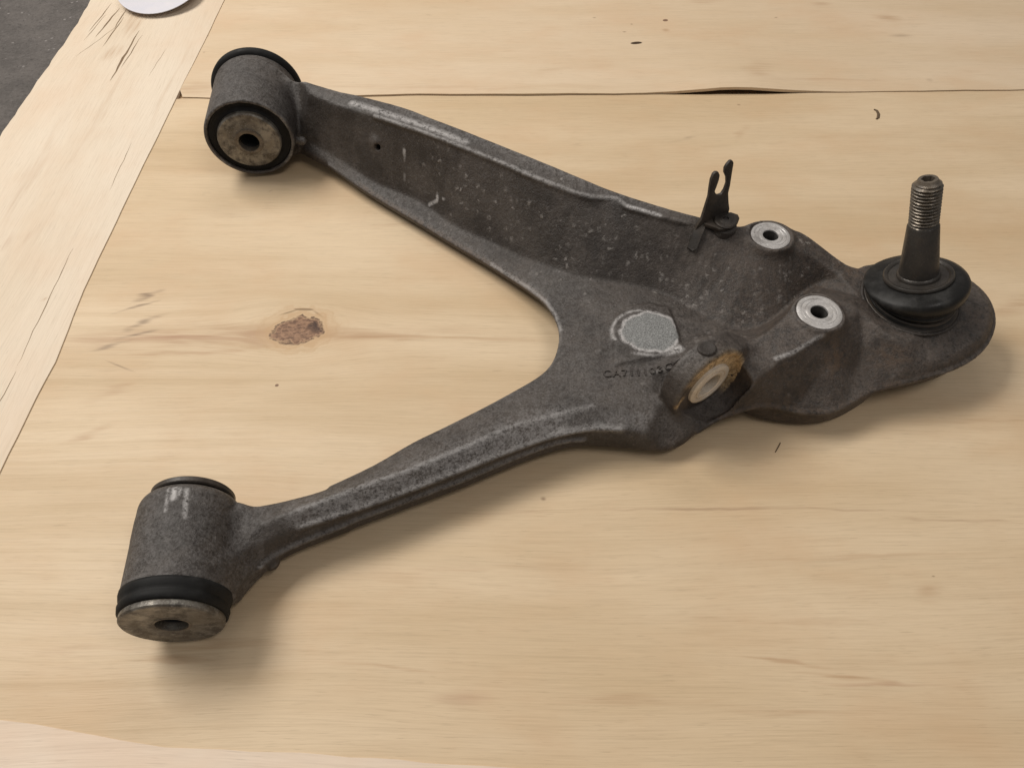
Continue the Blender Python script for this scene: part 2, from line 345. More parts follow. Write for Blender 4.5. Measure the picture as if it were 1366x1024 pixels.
def in_poly(x, y, q):
    r_ = False; j = len(q)-1
    for i in range(len(q)):
        if (q[i][1] > y) != (q[j][1] > y) and x < (q[j][0]-q[i][0])*(y-q[i][1])/(q[j][1]-q[i][1])+q[i][0]: r_ = not r_
        j = i
    return r_
def sheet(name, outline, holes, z_top, thick, mat, parent, lift=None, inner=()):
    pts = []; loops = []
    for lp in [outline]+list(holes):
        loops.append(list(range(len(pts), len(pts)+len(lp)))); pts += lp
    pts += list(inner)
    v2, tri, _ = cdt(pts, loops, 2)
    if holes:
        keep = []
        for t in tri:
            x = sum(v2[i][0] for i in t)/3; y = sum(v2[i][1] for i in t)/3
            if not any(in_poly(x, y, h_) for h_ in holes): keep.append(t)
        tri = keep
    lift = lift or (lambda x, y: 0.0)
    n = len(v2)
    V = [(x, y, z_top+lift(x, y)) for x, y in v2]+[(x, y, z_top-thick+lift(x, y)) for x, y in v2]
    Fc = []; cnt = {}
    for t in tri:
        a, b, c = t
        if (v2[b][0]-v2[a][0])*(v2[c][1]-v2[a][1])-(v2[b][1]-v2[a][1])*(v2[c][0]-v2[a][0]) < 0: t = (a, c, b)
        Fc.append(t); Fc.append((t[0]+n, t[2]+n, t[1]+n))
        for i in range(3): cnt[(t[i], t[(i+1) % 3])] = 1
    for (a, b) in cnt:
        if (b, a) not in cnt: Fc.append((a, a+n, b+n, b))
    o = mesh_object(name, V, Fc, mat, parent, smooth=True); edge_split(o, 40); return o

seam_far = [P2(x, y) for x, y in ((225, 130.5), (300, 131.5), (420, 130), (560, 127), (680, 127.5), (800, 126.5), (900, 125.5), (1000, 125), (1100, 123.5), (1230, 122), (1366, 120.5))]
seam_far = resample([(-520, seam_far[0][1]-2)]+seam_far+[(900, seam_far[-1][1]+1), (1300, seam_far[-1][1])], 14)
seam_far = [(x, y+wob(i*0.7, 0.25)) for i, (x, y) in enumerate(seam_far)]
edge_in = [P2(x, y) for x, y in ((330, -62), (300, 0), (268, 66), (235, 132), (203, 198), (172, 262), (140, 328), (112, 388), (92, 440), (74, 484), (48, 532), (24, 582), (0, 632), (-40, 710), (-120, 850))]
edge_in = resample(edge_in, 14); edge_in = [(x+wob(i*0.35, 0.22), y) for i, (x, y) in enumerate(edge_in)]
edge_out = [P2(x, y) for x, y in ((150, -45), (122, 0), (104, 32), (84, 62), (60, 96), (30, 140), (0, 184), (-50, 262), (-130, 400), (-300, 760))]
edge_out = resample(edge_out, 9); edge_out = [(x+wob(i*0.8, 0.5), y+wob(i*1.1, 0.3)) for i, (x, y) in enumerate(edge_out)]
seam_near = [P2(x, y) for x, y in ((-40, 952), (0, 960), (50, 966), (100, 975), (160, 987), (220, 996), (300, 1000), (400, 1004), (500, 1011), (600, 1019), (683, 1024), (800, 1029), (1000, 1034), (1366, 1040))]
seam_near = resample(seam_near, 12); seam_near = [(x, y+wob(i, 0.25)) for i, (x, y) in enumerate(seam_near)]
X1, Y1, Y0 = 1300.0, 1500.0, -260.0

board = mesh_object('board', [], [], M_CORE); bpy.data.objects.remove(board)
xo = [p for p in edge_out]
bo = [(xo[0][0]+30, Y1)]+[(x+3, y) for x, y in xo]+[(xo[-1][0], Y0), (X1, Y0), (X1, Y1)]
board = sheet('board', bo, [], -3.1, 15.4, M_CORE, None)
tag(board, kind='structure')
# near main sheet: between the strip, the far seam and the near seam
gap = -0.35
def lift_main(x, y): return 0.0
main_out = [(x+gap, y) for x, y in edge_in if y < seam_far[0][1]-3 and y > P2(0, 950)[1]+6]
left_end = main_out[-1]
near_pts = [(x, y+gap) for x, y in seam_near if x > left_end[0]+2]
mo = [(main_out[0][0], seam_far[0][1]-1.2)]+main_out+near_pts+[(X1, near_pts[-1][1]), (X1, seam_far[-1][1]-1.2)]
mo += [(x, y-1.0) for x, y in seam_far[::-1] if x < X1-5 and x > main_out[0][0]+4]
sheet('veneer_sheet', mo, [], 0.0, 3.0, M_MAIN, board)
# far sheet, its near edge has sprung up
bx = P2(978, 122)[0]
def lift_far(x, y):
    d = max(0.0, y-seam_far[-1][1])
    e = math.exp(-d/45.0)
    return e*(6.5*math.exp(-((x-bx)/62.0)**2)+1.3*math.exp(-((x-bx+250)/160.0)**2)+0.5+0.25*math.sin(x*0.03))
far_edge_x = [(x+gap, y) for x, y in edge_in if y > seam_far[0][1]+4]
fo = [(far_edge_x[0][0]+25, Y1)]+far_edge_x+[(x, y+0.3) for x, y in seam_far if x > far_edge_x[-1][0]+3 and x < X1-5]+[(X1, seam_far[-1][1]), (X1, Y1)]
inn = [(x, seam_far[-1][1]+dy) for dy in (8, 18, 32, 52, 80, 120, 170) for x in np.arange(-280, 900, 16.0)]
sheet('veneer_sheet', fo, [], 0.05, 3.0, M_TOP, board, lift_far, inn)
# bright strip on the left, grain along its length, with real splits
def split(p, q, w, z=0.9):
    a = Vector(P2(*p)); b = Vector(P2(*q)); d = (b-a); L = d.length; d /= L; nn = Vector((-d.y, d.x)); k = max(4, int(L/9)); up = []; dn = []
    for i in range(k+1):
        t = i/k; ww = w*math.sin(math.pi*min(1, max(0.02, t)))**0.6*(0.6+0.4*random.random())*0.5+0.03
        c = a+d*(L*t)+nn*wob(i*0.8+p[0], 0.35); up.append(tuple(c+nn*ww)); dn.append(tuple(c-nn*ww))
    return up+dn[::-1]
cracks = [split((186, 42), (147, 110), 3.0), split((190, 48), (162, 92), 1.2), split((160, 12), (127, 52), 2.2), split((166, 24), (137, 64), 1.5), split((150, 5), (118, 45), 1.3), split((157, 36), (100, 78), 0.9),
          split((176, 192), (146, 256), 0.7), split((98, 332), (22, 492), 0.9), split((22, 496), (-20, 575), 0.7), split((222, 66), (198, 104), 0.5), split((142, 20), (112, 56), 1.0), split((170, 12), (150, 44), 1.6)]
so = [(edge_in[0][0]+26, Y1)]+[(x, y) for x, y in edge_in]+[(edge_in[-1][0]-10, Y0)]+[(edge_out[-1][0]+2, Y0)]+edge_out[::-1]+[(edge_out[0][0]+28, Y1)]
sheet('veneer_sheet', so, cracks, 0.9, 3.6, M_STRIP, board)
# front sheet
le = [p for p in edge_in if p[1] < near_pts[0][1]]
fr = [(x, y) for x, y in seam_near if x > left_end[0]+1.5]
fo2 = [(fr[0][0], Y0)]+fr+[(X1, fr[-1][1]), (X1, Y0)]
sheet('veneer_sheet', fo2, [], 0.6, 3.3, M_FRONT, board)

# ------------------------------------------------------------------ the casting: breaklines -> heights -> solid
Bk = [(391, 102, 68), (447, 119, 71), (479, 126, 73), (536, 141, 75), (576, 156, 76), (640, 181, 77), (693, 202, 77), (764, 231, 77), (822, 254, 76), (880, 273, 74), (935, 288, 71), (985, 300, 66), (1028, 299, 62), (1060, 305, 62), (1075, 311, 61), (1092, 323, 57), (1110, 337, 53), (1130, 351, 49), (1145, 356, 47)]
Tf = [(412, 124, 66), (450, 140, 69), (500, 154, 73), (564, 175, 75), (606, 191, 76), (671, 217, 76), (719, 238, 76), (767, 256, 75.5), (790, 262, 75), (822, 264, 75), (838, 275, 74), (880, 287, 73), (919, 296, 71), (960, 309, 67), (1000, 324, 63), (1030, 332, 62), (1058, 332, 61), (1082, 340, 57), (1102, 354, 52), (1120, 366, 49)]
Wb = [(420, 192, 24), (460, 216, 21), (500, 243, 18), (558, 268, 17), (606, 301, 17), (655, 323, 18), (690, 340, 21), (734, 356, 25), (778, 371, 27), (833, 379, 28), (877, 389, 28.5), (915, 406, 29), (945, 424, 30), (985, 440, 31), (1015, 436, 32), (1045, 415, 33), (1068, 393, 35), (1090, 378, 39), (1108, 371, 44)]
Ei = [(399, 196, 20), (439, 218, 17), (477, 245, 15), (512, 267, 14), (551, 290, 14), (606, 323, 14), (655, 352, 15), (706, 384, 19), (728, 402, 22), (741, 420, 25), (748, 440, 28), (747, 462, 29), (738, 485, 29), (721, 502, 29), (693, 519, 29), (647, 544, 28), (591, 572, 27), (552, 591, 27), (500, 621, 27), (441, 649, 28), (398, 662, 30), (353, 672, 34), (335, 673, 36), (318, 667, 40)]
L1 = [(345, 700, 38), (398, 679, 38.5), (456, 657, 38), (545, 626, 37.5), (620, 595, 37), (686, 567, 36.5), (742, 552, 35), (790, 541, 34), (835, 532, 33.5)]
L2 = [(350, 724, 32), (398, 703, 31), (475, 679, 31), (545, 654, 30), (620, 625, 30), (686, 599, 30), (742, 580, 30), (791, 571, 30), (828, 572, 29), (862, 577, 26)]
PL = [(309, 790, 26), (330, 769, 24), (347, 755, 22), (359, 744, 21), (398, 724, 21), (456, 701, 22), (475, 692, 22), (545, 666, 22), (620, 638, 22), (686, 610, 22), (742, 590, 22), (780, 585, 20), (830, 593, 15), (866, 600, 12), (893, 599, 12), (913, 589, 14), (932, 573, 18), (960, 556, 22), (1000, 542, 24), (1025, 539, 25), (1050, 544, 23), (1075, 548, 22), (1105, 548, 22), (1130, 538, 23), (1160, 521, 26), (1200, 510, 29), (1240, 500, 32), (1275, 488, 34), (1300, 474, 36), (1318, 455, 38), (1327, 430, 40), (1323, 405, 42), (1309, 385, 43), (1291, 371, 44)]
Rin = [(985, 462, 55), (1008, 453, 57), (1031, 437, 59), (1055, 414, 61), (1075, 398, 61), (1100, 396, 60), (1124, 402, 58)]
Rf = [(985, 520, 42), (1016, 503, 47), (1041, 480, 54), (1058, 472, 56), (1096, 446, 60), (1120, 440, 59)]
Cr = [(1124, 402, 58), (1140, 409, 58), (1156, 422, 55), (1182, 445, 51), (1207, 460, 47), (1224, 476, 41)]
ctr = {'front': (-192.2, 152.9, 31.0), 'rear': (-234.3, 586.6, 42.5)}
AX = Vector((ctr['rear'][0]-ctr['front'][0], ctr['rear'][1]-ctr['front'][1], 0)).normalized()
CF = Vector(ctr['front']); CR = Vector(ctr['rear'])
w3 = lambda L: [P(*q) for q in L]
def spl(L, k=4):
    q = [np.array(p, float) for p in w3(L)]; out = []
    for i in range(len(q)-1):
        a = q[max(i-1, 0)]; b = q[i]; c = q[i+1]; d = q[min(i+2, len(q)-1)]
        for j in range(k):
            t = j/k; out.append(tuple(0.5*(2*b+(c-a)*t+(2*a-5*b+4*c-d)*t*t+(3*b-a-3*c+d)*t**3)))
    return out+[tuple(q[-1])]
pts = []; edges = []
def line(L):
    i0 = len(pts); pts.extend(L); edges.extend([(i, i+1) for i in range(i0, len(pts)-1)])
for L in (Bk, Tf, Wb, Ei, L1, L2, PL, Rf): line(spl(L))
line(spl(Rin+Cr[1:]))
BJ = Vector((293.0, 389.0, 46.0))
backend = [(334.0, 419.0, 44.0), (324.0, 425.0, 45.0), (311.0, 429.0, 45.5), (297.0, 430.0, 46.0), (283.0, 429.0, 46.0), (269.0, 426.0, 46.5)]
line(backend)
rimin = []
for q in spl(PL)[25*4:]+backend:
    dv = Vector((BJ.x+4-q[0], BJ.y-4-q[1])); dv.normalize(); rimin.append((q[0]+dv.x*6.5, q[1]+dv.y*6.5, min(46.0, q[2]+6.5)))
line(rimin)
for k in range(14):                                     # flat seat of the ball joint
    t = 2*math.pi*k/14; pts.append((BJ.x+2+32*math.cos(t), BJ.y-1+32*math.sin(t), 46.0))
pts.append((BJ.x, BJ.y, 46.0))
pts += w3([(865, 440, 33), (800, 430, 31), (780, 480, 33), (860, 500, 33), (920, 445, 33), (955, 446, 34),
           (1135, 376, 47), (1145, 395, 47), (880, 540, 33), (800, 515, 33), (700, 540, 33), (1000, 480, 54), (1050, 440, 60),
           (1105, 480, 45), (1150, 462, 44), (1140, 500, 32), (1185, 485, 37), (1080, 520, 31), (1020, 520, 36), (317, 738, 36), (295, 748, 42)])
hs = [CF+AX*s for s in (16, 45, 72)]; hr = [CR+AX*s for s in (4, 40, 72)]
pts += [tuple(p) for p in hs+hr]
r = delaunay_2d_cdt([Vector(p[:2]) for p in pts], edges, [], 0, 1e-4)
tv = np.array([tuple(v) for v in r[0]]); src = r[3]
tz = np.zeros(len(tv))
for i, s_ in enumerate(src):
    if s_: tz[i] = pts[s_[0]][2]
    else:
        d = [(math.dist(tv[i], p[:2]), p[2]) for p in pts]; d.sort(); a, b = d[0], d[1]
        tz[i] = (a[1]*b[0]+b[1]*a[0])/(a[0]+b[0]+1e-9)
HV = 1.0
x0, x1, y0, y1, z0, z1 = -285.0, 366.0, 140.0, 692.0, -3.0, 92.0
gx = np.arange(x0, x1, HV, dtype=np.float32); gy = np.arange(y0, y1, HV, dtype=np.float32); gz = np.arange(z0, z1, HV, dtype=np.float32)
GX, GY = np.meshgrid(gx, gy, indexing='ij')
zt = np.full(GX.shape, 24.0, np.float32)
for (a, b, c) in r[2]:
    A, B, C = tv[a], tv[b], tv[c]
    i0 = max(0, int((min(A[0], B[0], C[0])-x0)/HV)); i1 = min(len(gx), int((max(A[0], B[0], C[0])-x0)/HV)+2)
    j0 = max(0, int((min(A[1], B[1], C[1])-y0)/HV)); j1 = min(len(gy), int((max(A[1], B[1], C[1])-y0)/HV)+2)
    if i1 <= i0 or j1 <= j0: continue
    X = GX[i0:i1, j0:j1]; Y = GY[i0:i1, j0:j1]
    den = (B[1]-C[1])*(A[0]-C[0])+(C[0]-B[0])*(A[1]-C[1])
    if abs(den) < 1e-6: continue
    l1 = ((B[1]-C[1])*(X-C[0])+(C[0]-B[0])*(Y-C[1]))/den; l2 = ((C[1]-A[1])*(X-C[0])+(A[0]-C[0])*(Y-C[1]))/den; l3 = 1-l1-l2
    m = (l1 >= -1e-4) & (l2 >= -1e-4) & (l3 >= -1e-4)
    zz = l1*tz[a]+l2*tz[b]+l3*tz[c]
    zt[i0:i1, j0:j1][m] = zz[m]
# outline of the casting seen from above, with the height of its lower edge
front_in = [tuple(CF+AX*74+Vector((12, 0, 0))), tuple(CF+AX*60), tuple(CF+AX*24)]
rear_in = [tuple(CR+AX*70+Vector((10, 0, 0))), tuple(CR+AX*40), tuple(CR+AX*8+Vector((12, 0, 0)))]
poly = [(p[0], p[1], max(5.0, p[2]-9)) for p in spl(Ei)]+[(p[0], p[1], 20) for p in front_in]+[(p[0], p[1], 9.0 if p[0] < 100 else max(8.0, p[2]-6)) for p in spl(PL)]
poly += [(p[0], p[1], 30) for p in backend]+[(p[0], p[1], 20) for p in spl(Bk[::-1])]+[(p[0], p[1], 20) for p in rear_in]
pa = np.array(poly, np.float32)
dist = np.full(GX.shape, 1e9, np.float32); edz = np.zeros(GX.shape, np.float32); inside = np.zeros(GX.shape, bool)
for i in range(len(pa)):
    A = pa[i]; B = pa[(i+1) % len(pa)]; d = B-A; L2_ = d[0]**2+d[1]**2+1e-9
    t = np.clip(((GX-A[0])*d[0]+(GY-A[1])*d[1])/L2_, 0, 1)
    dd = np.hypot(GX-(A[0]+t*d[0]), GY-(A[1]+t*d[1])); m = dd < dist
    dist[m] = dd[m]; edz[m] = (A[2]+t*d[2])[m]
    cr = ((A[1] > GY) != (B[1] > GY)) & (GX < (B[0]-A[0])*(GY-A[1])/(B[1]-A[1]+1e-9)+A[0])
    inside ^= cr
sd = np.where(inside, -dist, dist)
def blur(a, n):
    for _ in range(n):
        p = np.pad(a, 1, mode='edge'); a = (p[:-2, 1:-1]+2*p[1:-1, 1:-1]+p[2:, 1:-1])/4
        p = np.pad(a, 1, mode='edge'); a = (p[1:-1, :-2]+2*p[1:-1, 1:-1]+p[1:-1, 2:])/4
    return a
# extend heights outward a little before blurring so that the rims keep their level
zt = blur(zt, 1)
# raised square pad with the round trade boss on the basin floor
padq = [P2(*q) for q in ((818, 424, 34), (836, 406, 34), (868, 401, 34), (893, 408, 34), (904, 440, 34), (911, 470, 34), (818, 488, 34))]
def poly_mask(q, soft):
    ins = np.zeros(GX.shape, bool); dm = np.full(GX.shape, 1e9, np.float32)
    for i in range(len(q)):
        A = q[i]; B = q[(i+1) % len(q)]; dx = B[0]-A[0]; dy = B[1]-A[1]
        t = np.clip(((GX-A[0])*dx+(GY-A[1])*dy)/(dx*dx+dy*dy), 0, 1)
        dm = np.minimum(dm, np.hypot(GX-A[0]-t*dx, GY-A[1]-t*dy))
        ins ^= ((A[1] > GY) != (B[1] > GY)) & (GX < (B[0]-A[0])*(GY-A[1])/(B[1]-A[1]+1e-9)+A[0])
    s = np.where(ins, dm, -dm); return np.clip(s/soft+0.5, 0, 1)
pm = poly_mask(padq, 2.2)
zt = zt+pm*2.6
# slight casting unevenness
def lump(s, ph): return (np.sin(GX/s+ph)*np.sin(GY/(s*1.13)+2*ph)+0.5*np.sin((GX+GY)/(s*0.61)+ph*3))
zt = zt+0.22*lump(17, 0.4)+0.08*lump(6.1, 2.2)
zt = blur(zt, 1)
g0, g1 = np.gradient(zt, HV); slope = 1/np.sqrt(1+g0**2+g1**2)
# underside
inn_ = np.clip(-sd/9.0, 0, 1); inn_ = inn_*inn_*(3-2*inn_)
zb = edz+(8.0-edz)*inn_
e = np.hypot((GX-205)/60.0, (GY-343)/39.0)
zb = np.where(e < 1.15, np.minimum(zb, 0.5+20*np.clip(e, 0, 1.2)**18), zb)
e2 = np.hypot(GX-BJ.x, GY-BJ.y)/27.0
zb = np.where(e2 < 1.15, np.minimum(zb, 3+26*np.clip(e2, 0, 1.2)**9), zb)
zb = blur(zb, 2)
def smax(a, b, k):
    h = np.maximum(k-np.abs(a-b), 0)/k; return np.maximum(a, b)+h*h*k*0.25
def smin(a, b, k): return -smax(-a, -b, k)
Z = gz[None, None, :]
f = smax((Z-zt[:, :, None])*slope[:, :, None], ((zb[:, :, None])-Z)*0.8, 2.5)
f = smax(f, (sd[:, :, None]+0*Z), 3.0).astype(np.float32)

def region(c, rad):
    i0 = max(0, int((c[0]-rad-x0)/HV)); i1 = min(len(gx), int((c[0]+rad-x0)/HV)+2)
    j0 = max(0, int((c[1]-rad-y0)/HV)); j1 = min(len(gy), int((c[1]+rad-y0)/HV)+2)
    s = (slice(i0, i1), slice(j0, j1), slice(None))
    return s, gx[i0:i1][:, None, None], gy[j0:j1][None, :, None], gz[None, None, :]
def cyl(c, axis, s0, s1, rad, rnd=2.0):
    """capped cylinder distance on a sub-block"""
    mid = Vector(c)+Vector(axis)*((s0+s1)/2); sl, X, Y, Zq = region(mid, abs(s1-s0)/2+rad+14)
    a = Vector(axis).normalized()
    q = (X-c[0])*a.x+(Y-c[1])*a.y+(Zq-c[2])*a.z
    rr = np.sqrt(np.maximum((X-c[0]-q*a.x)**2+(Y-c[1]-q*a.y)**2+(Zq-c[2]-q*a.z)**2, 0))
    return sl, smax(rr-rad, np.abs(q-(s0+s1)/2)-abs(s1-s0)/2, rnd).astype(np.float32)
def unite(c, k): sl, d = c; f[sl] = smin(f[sl], d, k)
def cut(c, k): sl, d = c; f[sl] = smax(f[sl], -d, k)
def ball(c, rad, k, sq=(1, 1, 1)):
    sl, X, Y, Zq = region(c, rad*max(sq)+12)
    d = (np.sqrt(((X-c[0])/sq[0])**2+((Y-c[1])/sq[1])**2+((Zq-c[2])/sq[2])**2)-rad).astype(np.float32); f[sl] = smin(f[sl], d, k)
unite(cyl(CF, AX, 16, 62, 30.3, 2.0), 9.0); unite(cyl(CF, AX, 40, 77.5, 30.3, 10.0), 1.0)
unite(cyl(CR, AX, 1.5, 75, 39.0, 2.5), 9.0)
cut(cyl(CF, AX, 10, 64, 26.5, 1.0), 1.2); cut(cyl(CF, AX, 50, 90, 20.0, 1.0), 1.2); cut(cyl(CR, AX, -5, 85, 35.6, 1.0), 1.2)
PAD1 = Vector(P(1028, 314, 64.0)); PAD2 = Vector(P(1093, 416, 63.0)); UP = Vector((0, 0, 1))
unite(cyl(PAD1, UP, -34, -0.3, 16.0, 2.0), 8.0); unite(cyl(PAD2, UP, -34, -0.3, 16.6, 2.0), 8.0)
cut(cyl(PAD1, UP, -0.5, 20, 15.6, 0.5), 0.6); cut(cyl(PAD2, UP, -0.5, 20, 16.4, 0.5), 0.6)
cut(cyl(PAD1, UP, -40, 10, 6.2, 0.5), 0.8); cut(cyl(PAD2, UP, -40, 10, 6.6, 0.5), 0.8)
# bolt lug: a rounded ear whose face looks to the front right
EN = Vector((0.57, -0.82, -0.03)).normalized(); EC = Vector(P(946, 512, 45.0))
EU = Vector((-EN.y, EN.x, 0)).normalized()
unite(cyl(EC, EN, -17, -0.5, 30.0, 3.0), 6.0)
unite(cyl(EC+EU*16+Vector((0, 0, -8)), EN, -20, -2, 28.0, 3.0), 7.0)
cut(cyl(EC, EN, -1.4, 16, 26.0, 1.5), 1.0)
cut(cyl(EC, EN, -30, 10, 9.6, 0.5), 0.8)
# small cast nubs
ball(P(504, 189, 50), 6.0, 4.0); cut(cyl(P(506, 196, 47), Vector((-0.3, -0.75, 0.55)).normalized(), -6, 12, 2.6, 0.5), 1.0); ball(P(800, 470, 31), 3.0, 2.0); ball(P(362, 750, 15), 5.0, 3.0); ball(P(403, 188, 32), 4.0, 5.0)
ball(P(1196, 455, 42), 5.0, 5.0, (2.5, 1, 1))

# parting-line bead along the lower rims
G = np.full(f.shape, 50.0, np.float32)
def bead(L, rad, dz=0.0):
    for A, B in zip(L[:-1], L[1:]):
        A = np.array(A, np.float32)+(0, 0, dz); B = np.array(B, np.float32)+(0, 0, dz); mid = (A+B)/2; e_ = B-A
        sl, X, Y, Zq = region(mid, np.linalg.norm(e_)/2+rad+5)
        t = np.clip(((X-A[0])*e_[0]+(Y-A[1])*e_[1]+(Zq-A[2])*e_[2])/(e_@e_+1e-9), 0, 1)
        d = (np.sqrt((X-A[0]-t*e_[0])**2+(Y-A[1]-t*e_[1])**2+(Zq-A[2]-t*e_[2])**2)-rad).astype(np.float32)
        G[sl] = np.minimum(G[sl], d)
bead(spl(PL[2:12]), 1.8, -1.0); bead(spl(PL[16:34]), 1.7, -2.0); bead(spl(Ei[1:20]), 1.7, -2.0)
bead(spl(L2[1:9]), 1.6, -1.3); bead(spl(Tf[2:13]), 1.8, -1.3)
f = smin(f, G, 2.2).astype(np.float32); del G

def surface_nets(f, h, o):
    nx, ny, nz = f.shape; s = f < 0
    cnt = np.zeros((nx-1, ny-1, nz-1), np.uint8)
    for a in (0, 1):
        for b in (0, 1):
            for c in (0, 1): cnt += s[a:nx-1+a, b:ny-1+b, c:nz-1+c]
    act = (cnt > 0) & (cnt < 8); ijk = np.argwhere(act); N = len(ijk)
    idx = np.full(act.shape, -1, np.int32); idx[act] = np.arange(N)
    acc = np.zeros((N, 3)); num = np.zeros(N)
    cs = [(a, b, c) for a in (0, 1) for b in (0, 1) for c in (0, 1)]
    val = {q: f[ijk[:, 0]+q[0], ijk[:, 1]+q[1], ijk[:, 2]+q[2]] for q in cs}
    for q in cs:
        for ax in range(3):
            if q[ax]: continue
            w = list(q); w[ax] = 1; w = tuple(w)
            a, b = val[q], val[w]; m = (a < 0) != (b < 0); t = np.where(m, a/(a-b+1e-12), 0)
            p = np.tile(np.array(q, float), (N, 1)); p[:, ax] = t
            acc[m] += p[m]; num[m] += 1
    V = (ijk+acc/num[:, None])*h+np.array(o)
    Q = []
    for ax in range(3):
        u, v = (ax+1) % 3, (ax+2) % 3
        sl0 = [slice(None)]*3; sl1 = [slice(None)]*3; sl0[ax] = slice(0, -1); sl1[ax] = slice(1, None)
        a = s[tuple(sl0)]; b = s[tuple(sl1)]
        for flip, m in ((False, a & ~b), (True, ~a & b)):
            e = np.argwhere(m); e = e[(e[:, u] > 0) & (e[:, v] > 0) & (e[:, u] < f.shape[u]-1) & (e[:, v] < f.shape[v]-1)]
            def g(du, dv):
                w = e.copy(); w[:, u] -= du; w[:, v] -= dv; return idx[w[:, 0], w[:, 1], w[:, 2]]
            q = np.stack([g(1, 1), g(0, 1), g(0, 0), g(1, 0)], 1)
            Q.append(q[:, ::-1] if flip else q)
    return V, np.concatenate(Q)
V, Q = surface_nets(f, HV, (x0, y0, z0))
del f
# light relaxation of the stair steps
for _ in range(3):
    acc = np.zeros_like(V); num = np.zeros(len(V))
    for k in range(4):
        a = Q[:, k]; b = Q[:, (k+1) % 4]
        for c in range(3):
            acc[:, c] += np.bincount(a, V[b, c], len(V))+np.bincount(b, V[a, c], len(V))
        num += np.bincount(a, minlength=len(V))+np.bincount(b, minlength=len(V))
    V = V*0.4+0.6*acc/num[:, None]

arm = bpy.data.objects.new('control_arm', None); COL.objects.link(arm)
tag(arm, 'sooty cast metal A-shaped suspension control arm lying on pale plywood', 'control arm')
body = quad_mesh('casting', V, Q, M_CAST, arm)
tag(body, 'dark grey cast body with scraped edges')
# wear maps on the metal; the dusty one also paints light on tops
fn = np.cross(V[Q[:, 2]]-V[Q[:, 0]], V[Q[:, 3]]-V[Q[:, 1]]); NV = np.zeros_like(V)
for k in range(4):
    for c in range(3): NV[:, c] += np.bincount(Q[:, k], fn[:, c], len(V))
NV /= np.linalg.norm(NV, axis=1)[:, None]+1e-9
def near_line(L, w):
    d = np.full(len(V), 1e9); q = np.array(w3(L))
    for A, B in zip(q[:-1], q[1:]):
        e_ = B-A; t = np.clip(((V-A)@e_)/(e_@e_), 0, 1); d = np.minimum(d, np.linalg.norm(V-A-t[:, None]*e_, axis=1))
    return np.clip(1-d/w, 0, 1)
def near_pt(px, py, z, rx, ry=None):
    c = P(px, py, z); ry = ry or rx
    return np.clip(1.3*(1-np.sqrt(((V[:, 0]-c[0])/rx)**2+((V[:, 1]-c[1])/ry)**2+((V[:, 2]-z)/25)**2)), 0, 1)
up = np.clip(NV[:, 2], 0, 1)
dust_lit = np.clip((up-0.55)/0.4, 0, 1)*0.28
dust_lit = np.maximum(dust_lit, 0.9*near_line(L1[1:7], 20)*up); dust_lit = np.maximum(dust_lit, 0.9*near_line(Ei[2:9], 9)*(up > 0.3)); dust_lit = np.maximum(dust_lit, 0.75*near_line(Bk[3:10], 18)*(up > 0.5))
dust_lit = np.maximum(dust_lit, 0.7*near_pt(840, 555, 35, 40, 14)); dust_lit = np.maximum(dust_lit, 0.35*((V[:, 0] < -150) & (V[:, 1] < 240))); dust_lit = np.maximum(dust_lit, 0.3*((V[:, 0] < -195) & (V[:, 1] > 560)))
dust_lit = np.maximum(dust_lit, 0.6*near_pt(925, 478, 68, 22, 16)*(up > 0.4))  # lug top lightened in colour, as if lit from above
bx_, by_ = V[:, 0], V[:, 1]
basin = np.clip(1-np.abs(by_-400-0.0*bx_)/55, 0, 1)*((bx_ > 40) & (bx_ < 250))
dust_lit *= 1-0.85*np.clip(1.5*near_line([(700, 300, 45), (800, 330, 45), (900, 360, 40), (1000, 380, 38), (1060, 370, 40)], 48), 0, 1)
bare = 0.9*near_line([(470, 138, 71), (520, 153, 74), (560, 166, 75), (620, 190, 76)], 5)
bare = np.maximum(bare, 0.5*near_line(Tf[2:11], 2.6)); bare = np.maximum(bare, 0.34*near_line(L1[1:8], 3.0)); bare = np.maximum(bare, 0.30*near_line(L2[1:9], 2.4)); bare = np.maximum(bare, 0.32*near_line(PL[2:12], 2.4)); bare = np.maximum(bare, 0.45*near_line(L2[6:9], 5.0)); bare = np.maximum(bare, 1.3*near_line([(838, 275, 74), (880, 287, 73)], 2.4))
bare = np.maximum(bare, 0.8*near_line([(1035, 478, 54), (1060, 469, 57), (1098, 446, 60)], 2.2)); bare = np.maximum(bare, 0.5*near_line([(905, 500, 60), (920, 475, 64), (938, 459, 68)], 3.0))
bare = np.maximum(bare, 0.55*near_line([(185, 771, 52), (225, 769, 61), (268, 771, 59)], 2.0)); bare = np.maximum(bare, 0.5*near_line(Ei[6:11], 2.5))
for q, w, s_ in (([(540, 200, 54), (541, 214, 45)], 2.2, 1.6), ([(541, 232, 34), (541, 240, 29)], 2.0, 1.4), ([(585, 258, 32), (582, 268, 27), (572, 273, 20)], 2.2, 1.5), ([(592, 265, 31), (604, 268, 31)], 2.0, 1.3), ([(513, 168, 66), (514, 176, 61)], 2.2, 1.5),
                 ([(225, 650, 60.5), (221, 682, 61)], 1.3, 1.0), ([(233, 650, 61), (231, 664, 61.5)], 2.6, 1.2), ([(240, 650, 61), (239, 658, 61.5)], 1.6, 1.0), ([(249, 651, 61), (246, 688, 61.5)], 2.2, 1.2)):
    bare = np.maximum(bare, s_*near_line(q, w))
c = P(868, 441, 36); th_ = np.arctan2(by_-c[1], bx_-c[0]); a_ = np.hypot((bx_-c[0])/20.5, (by_-c[1])/19.0)*(1+0.035*np.sin(3*th_+1)+0.03*np.sin(7*th_)+0.02*np.sin(13*th_+2))
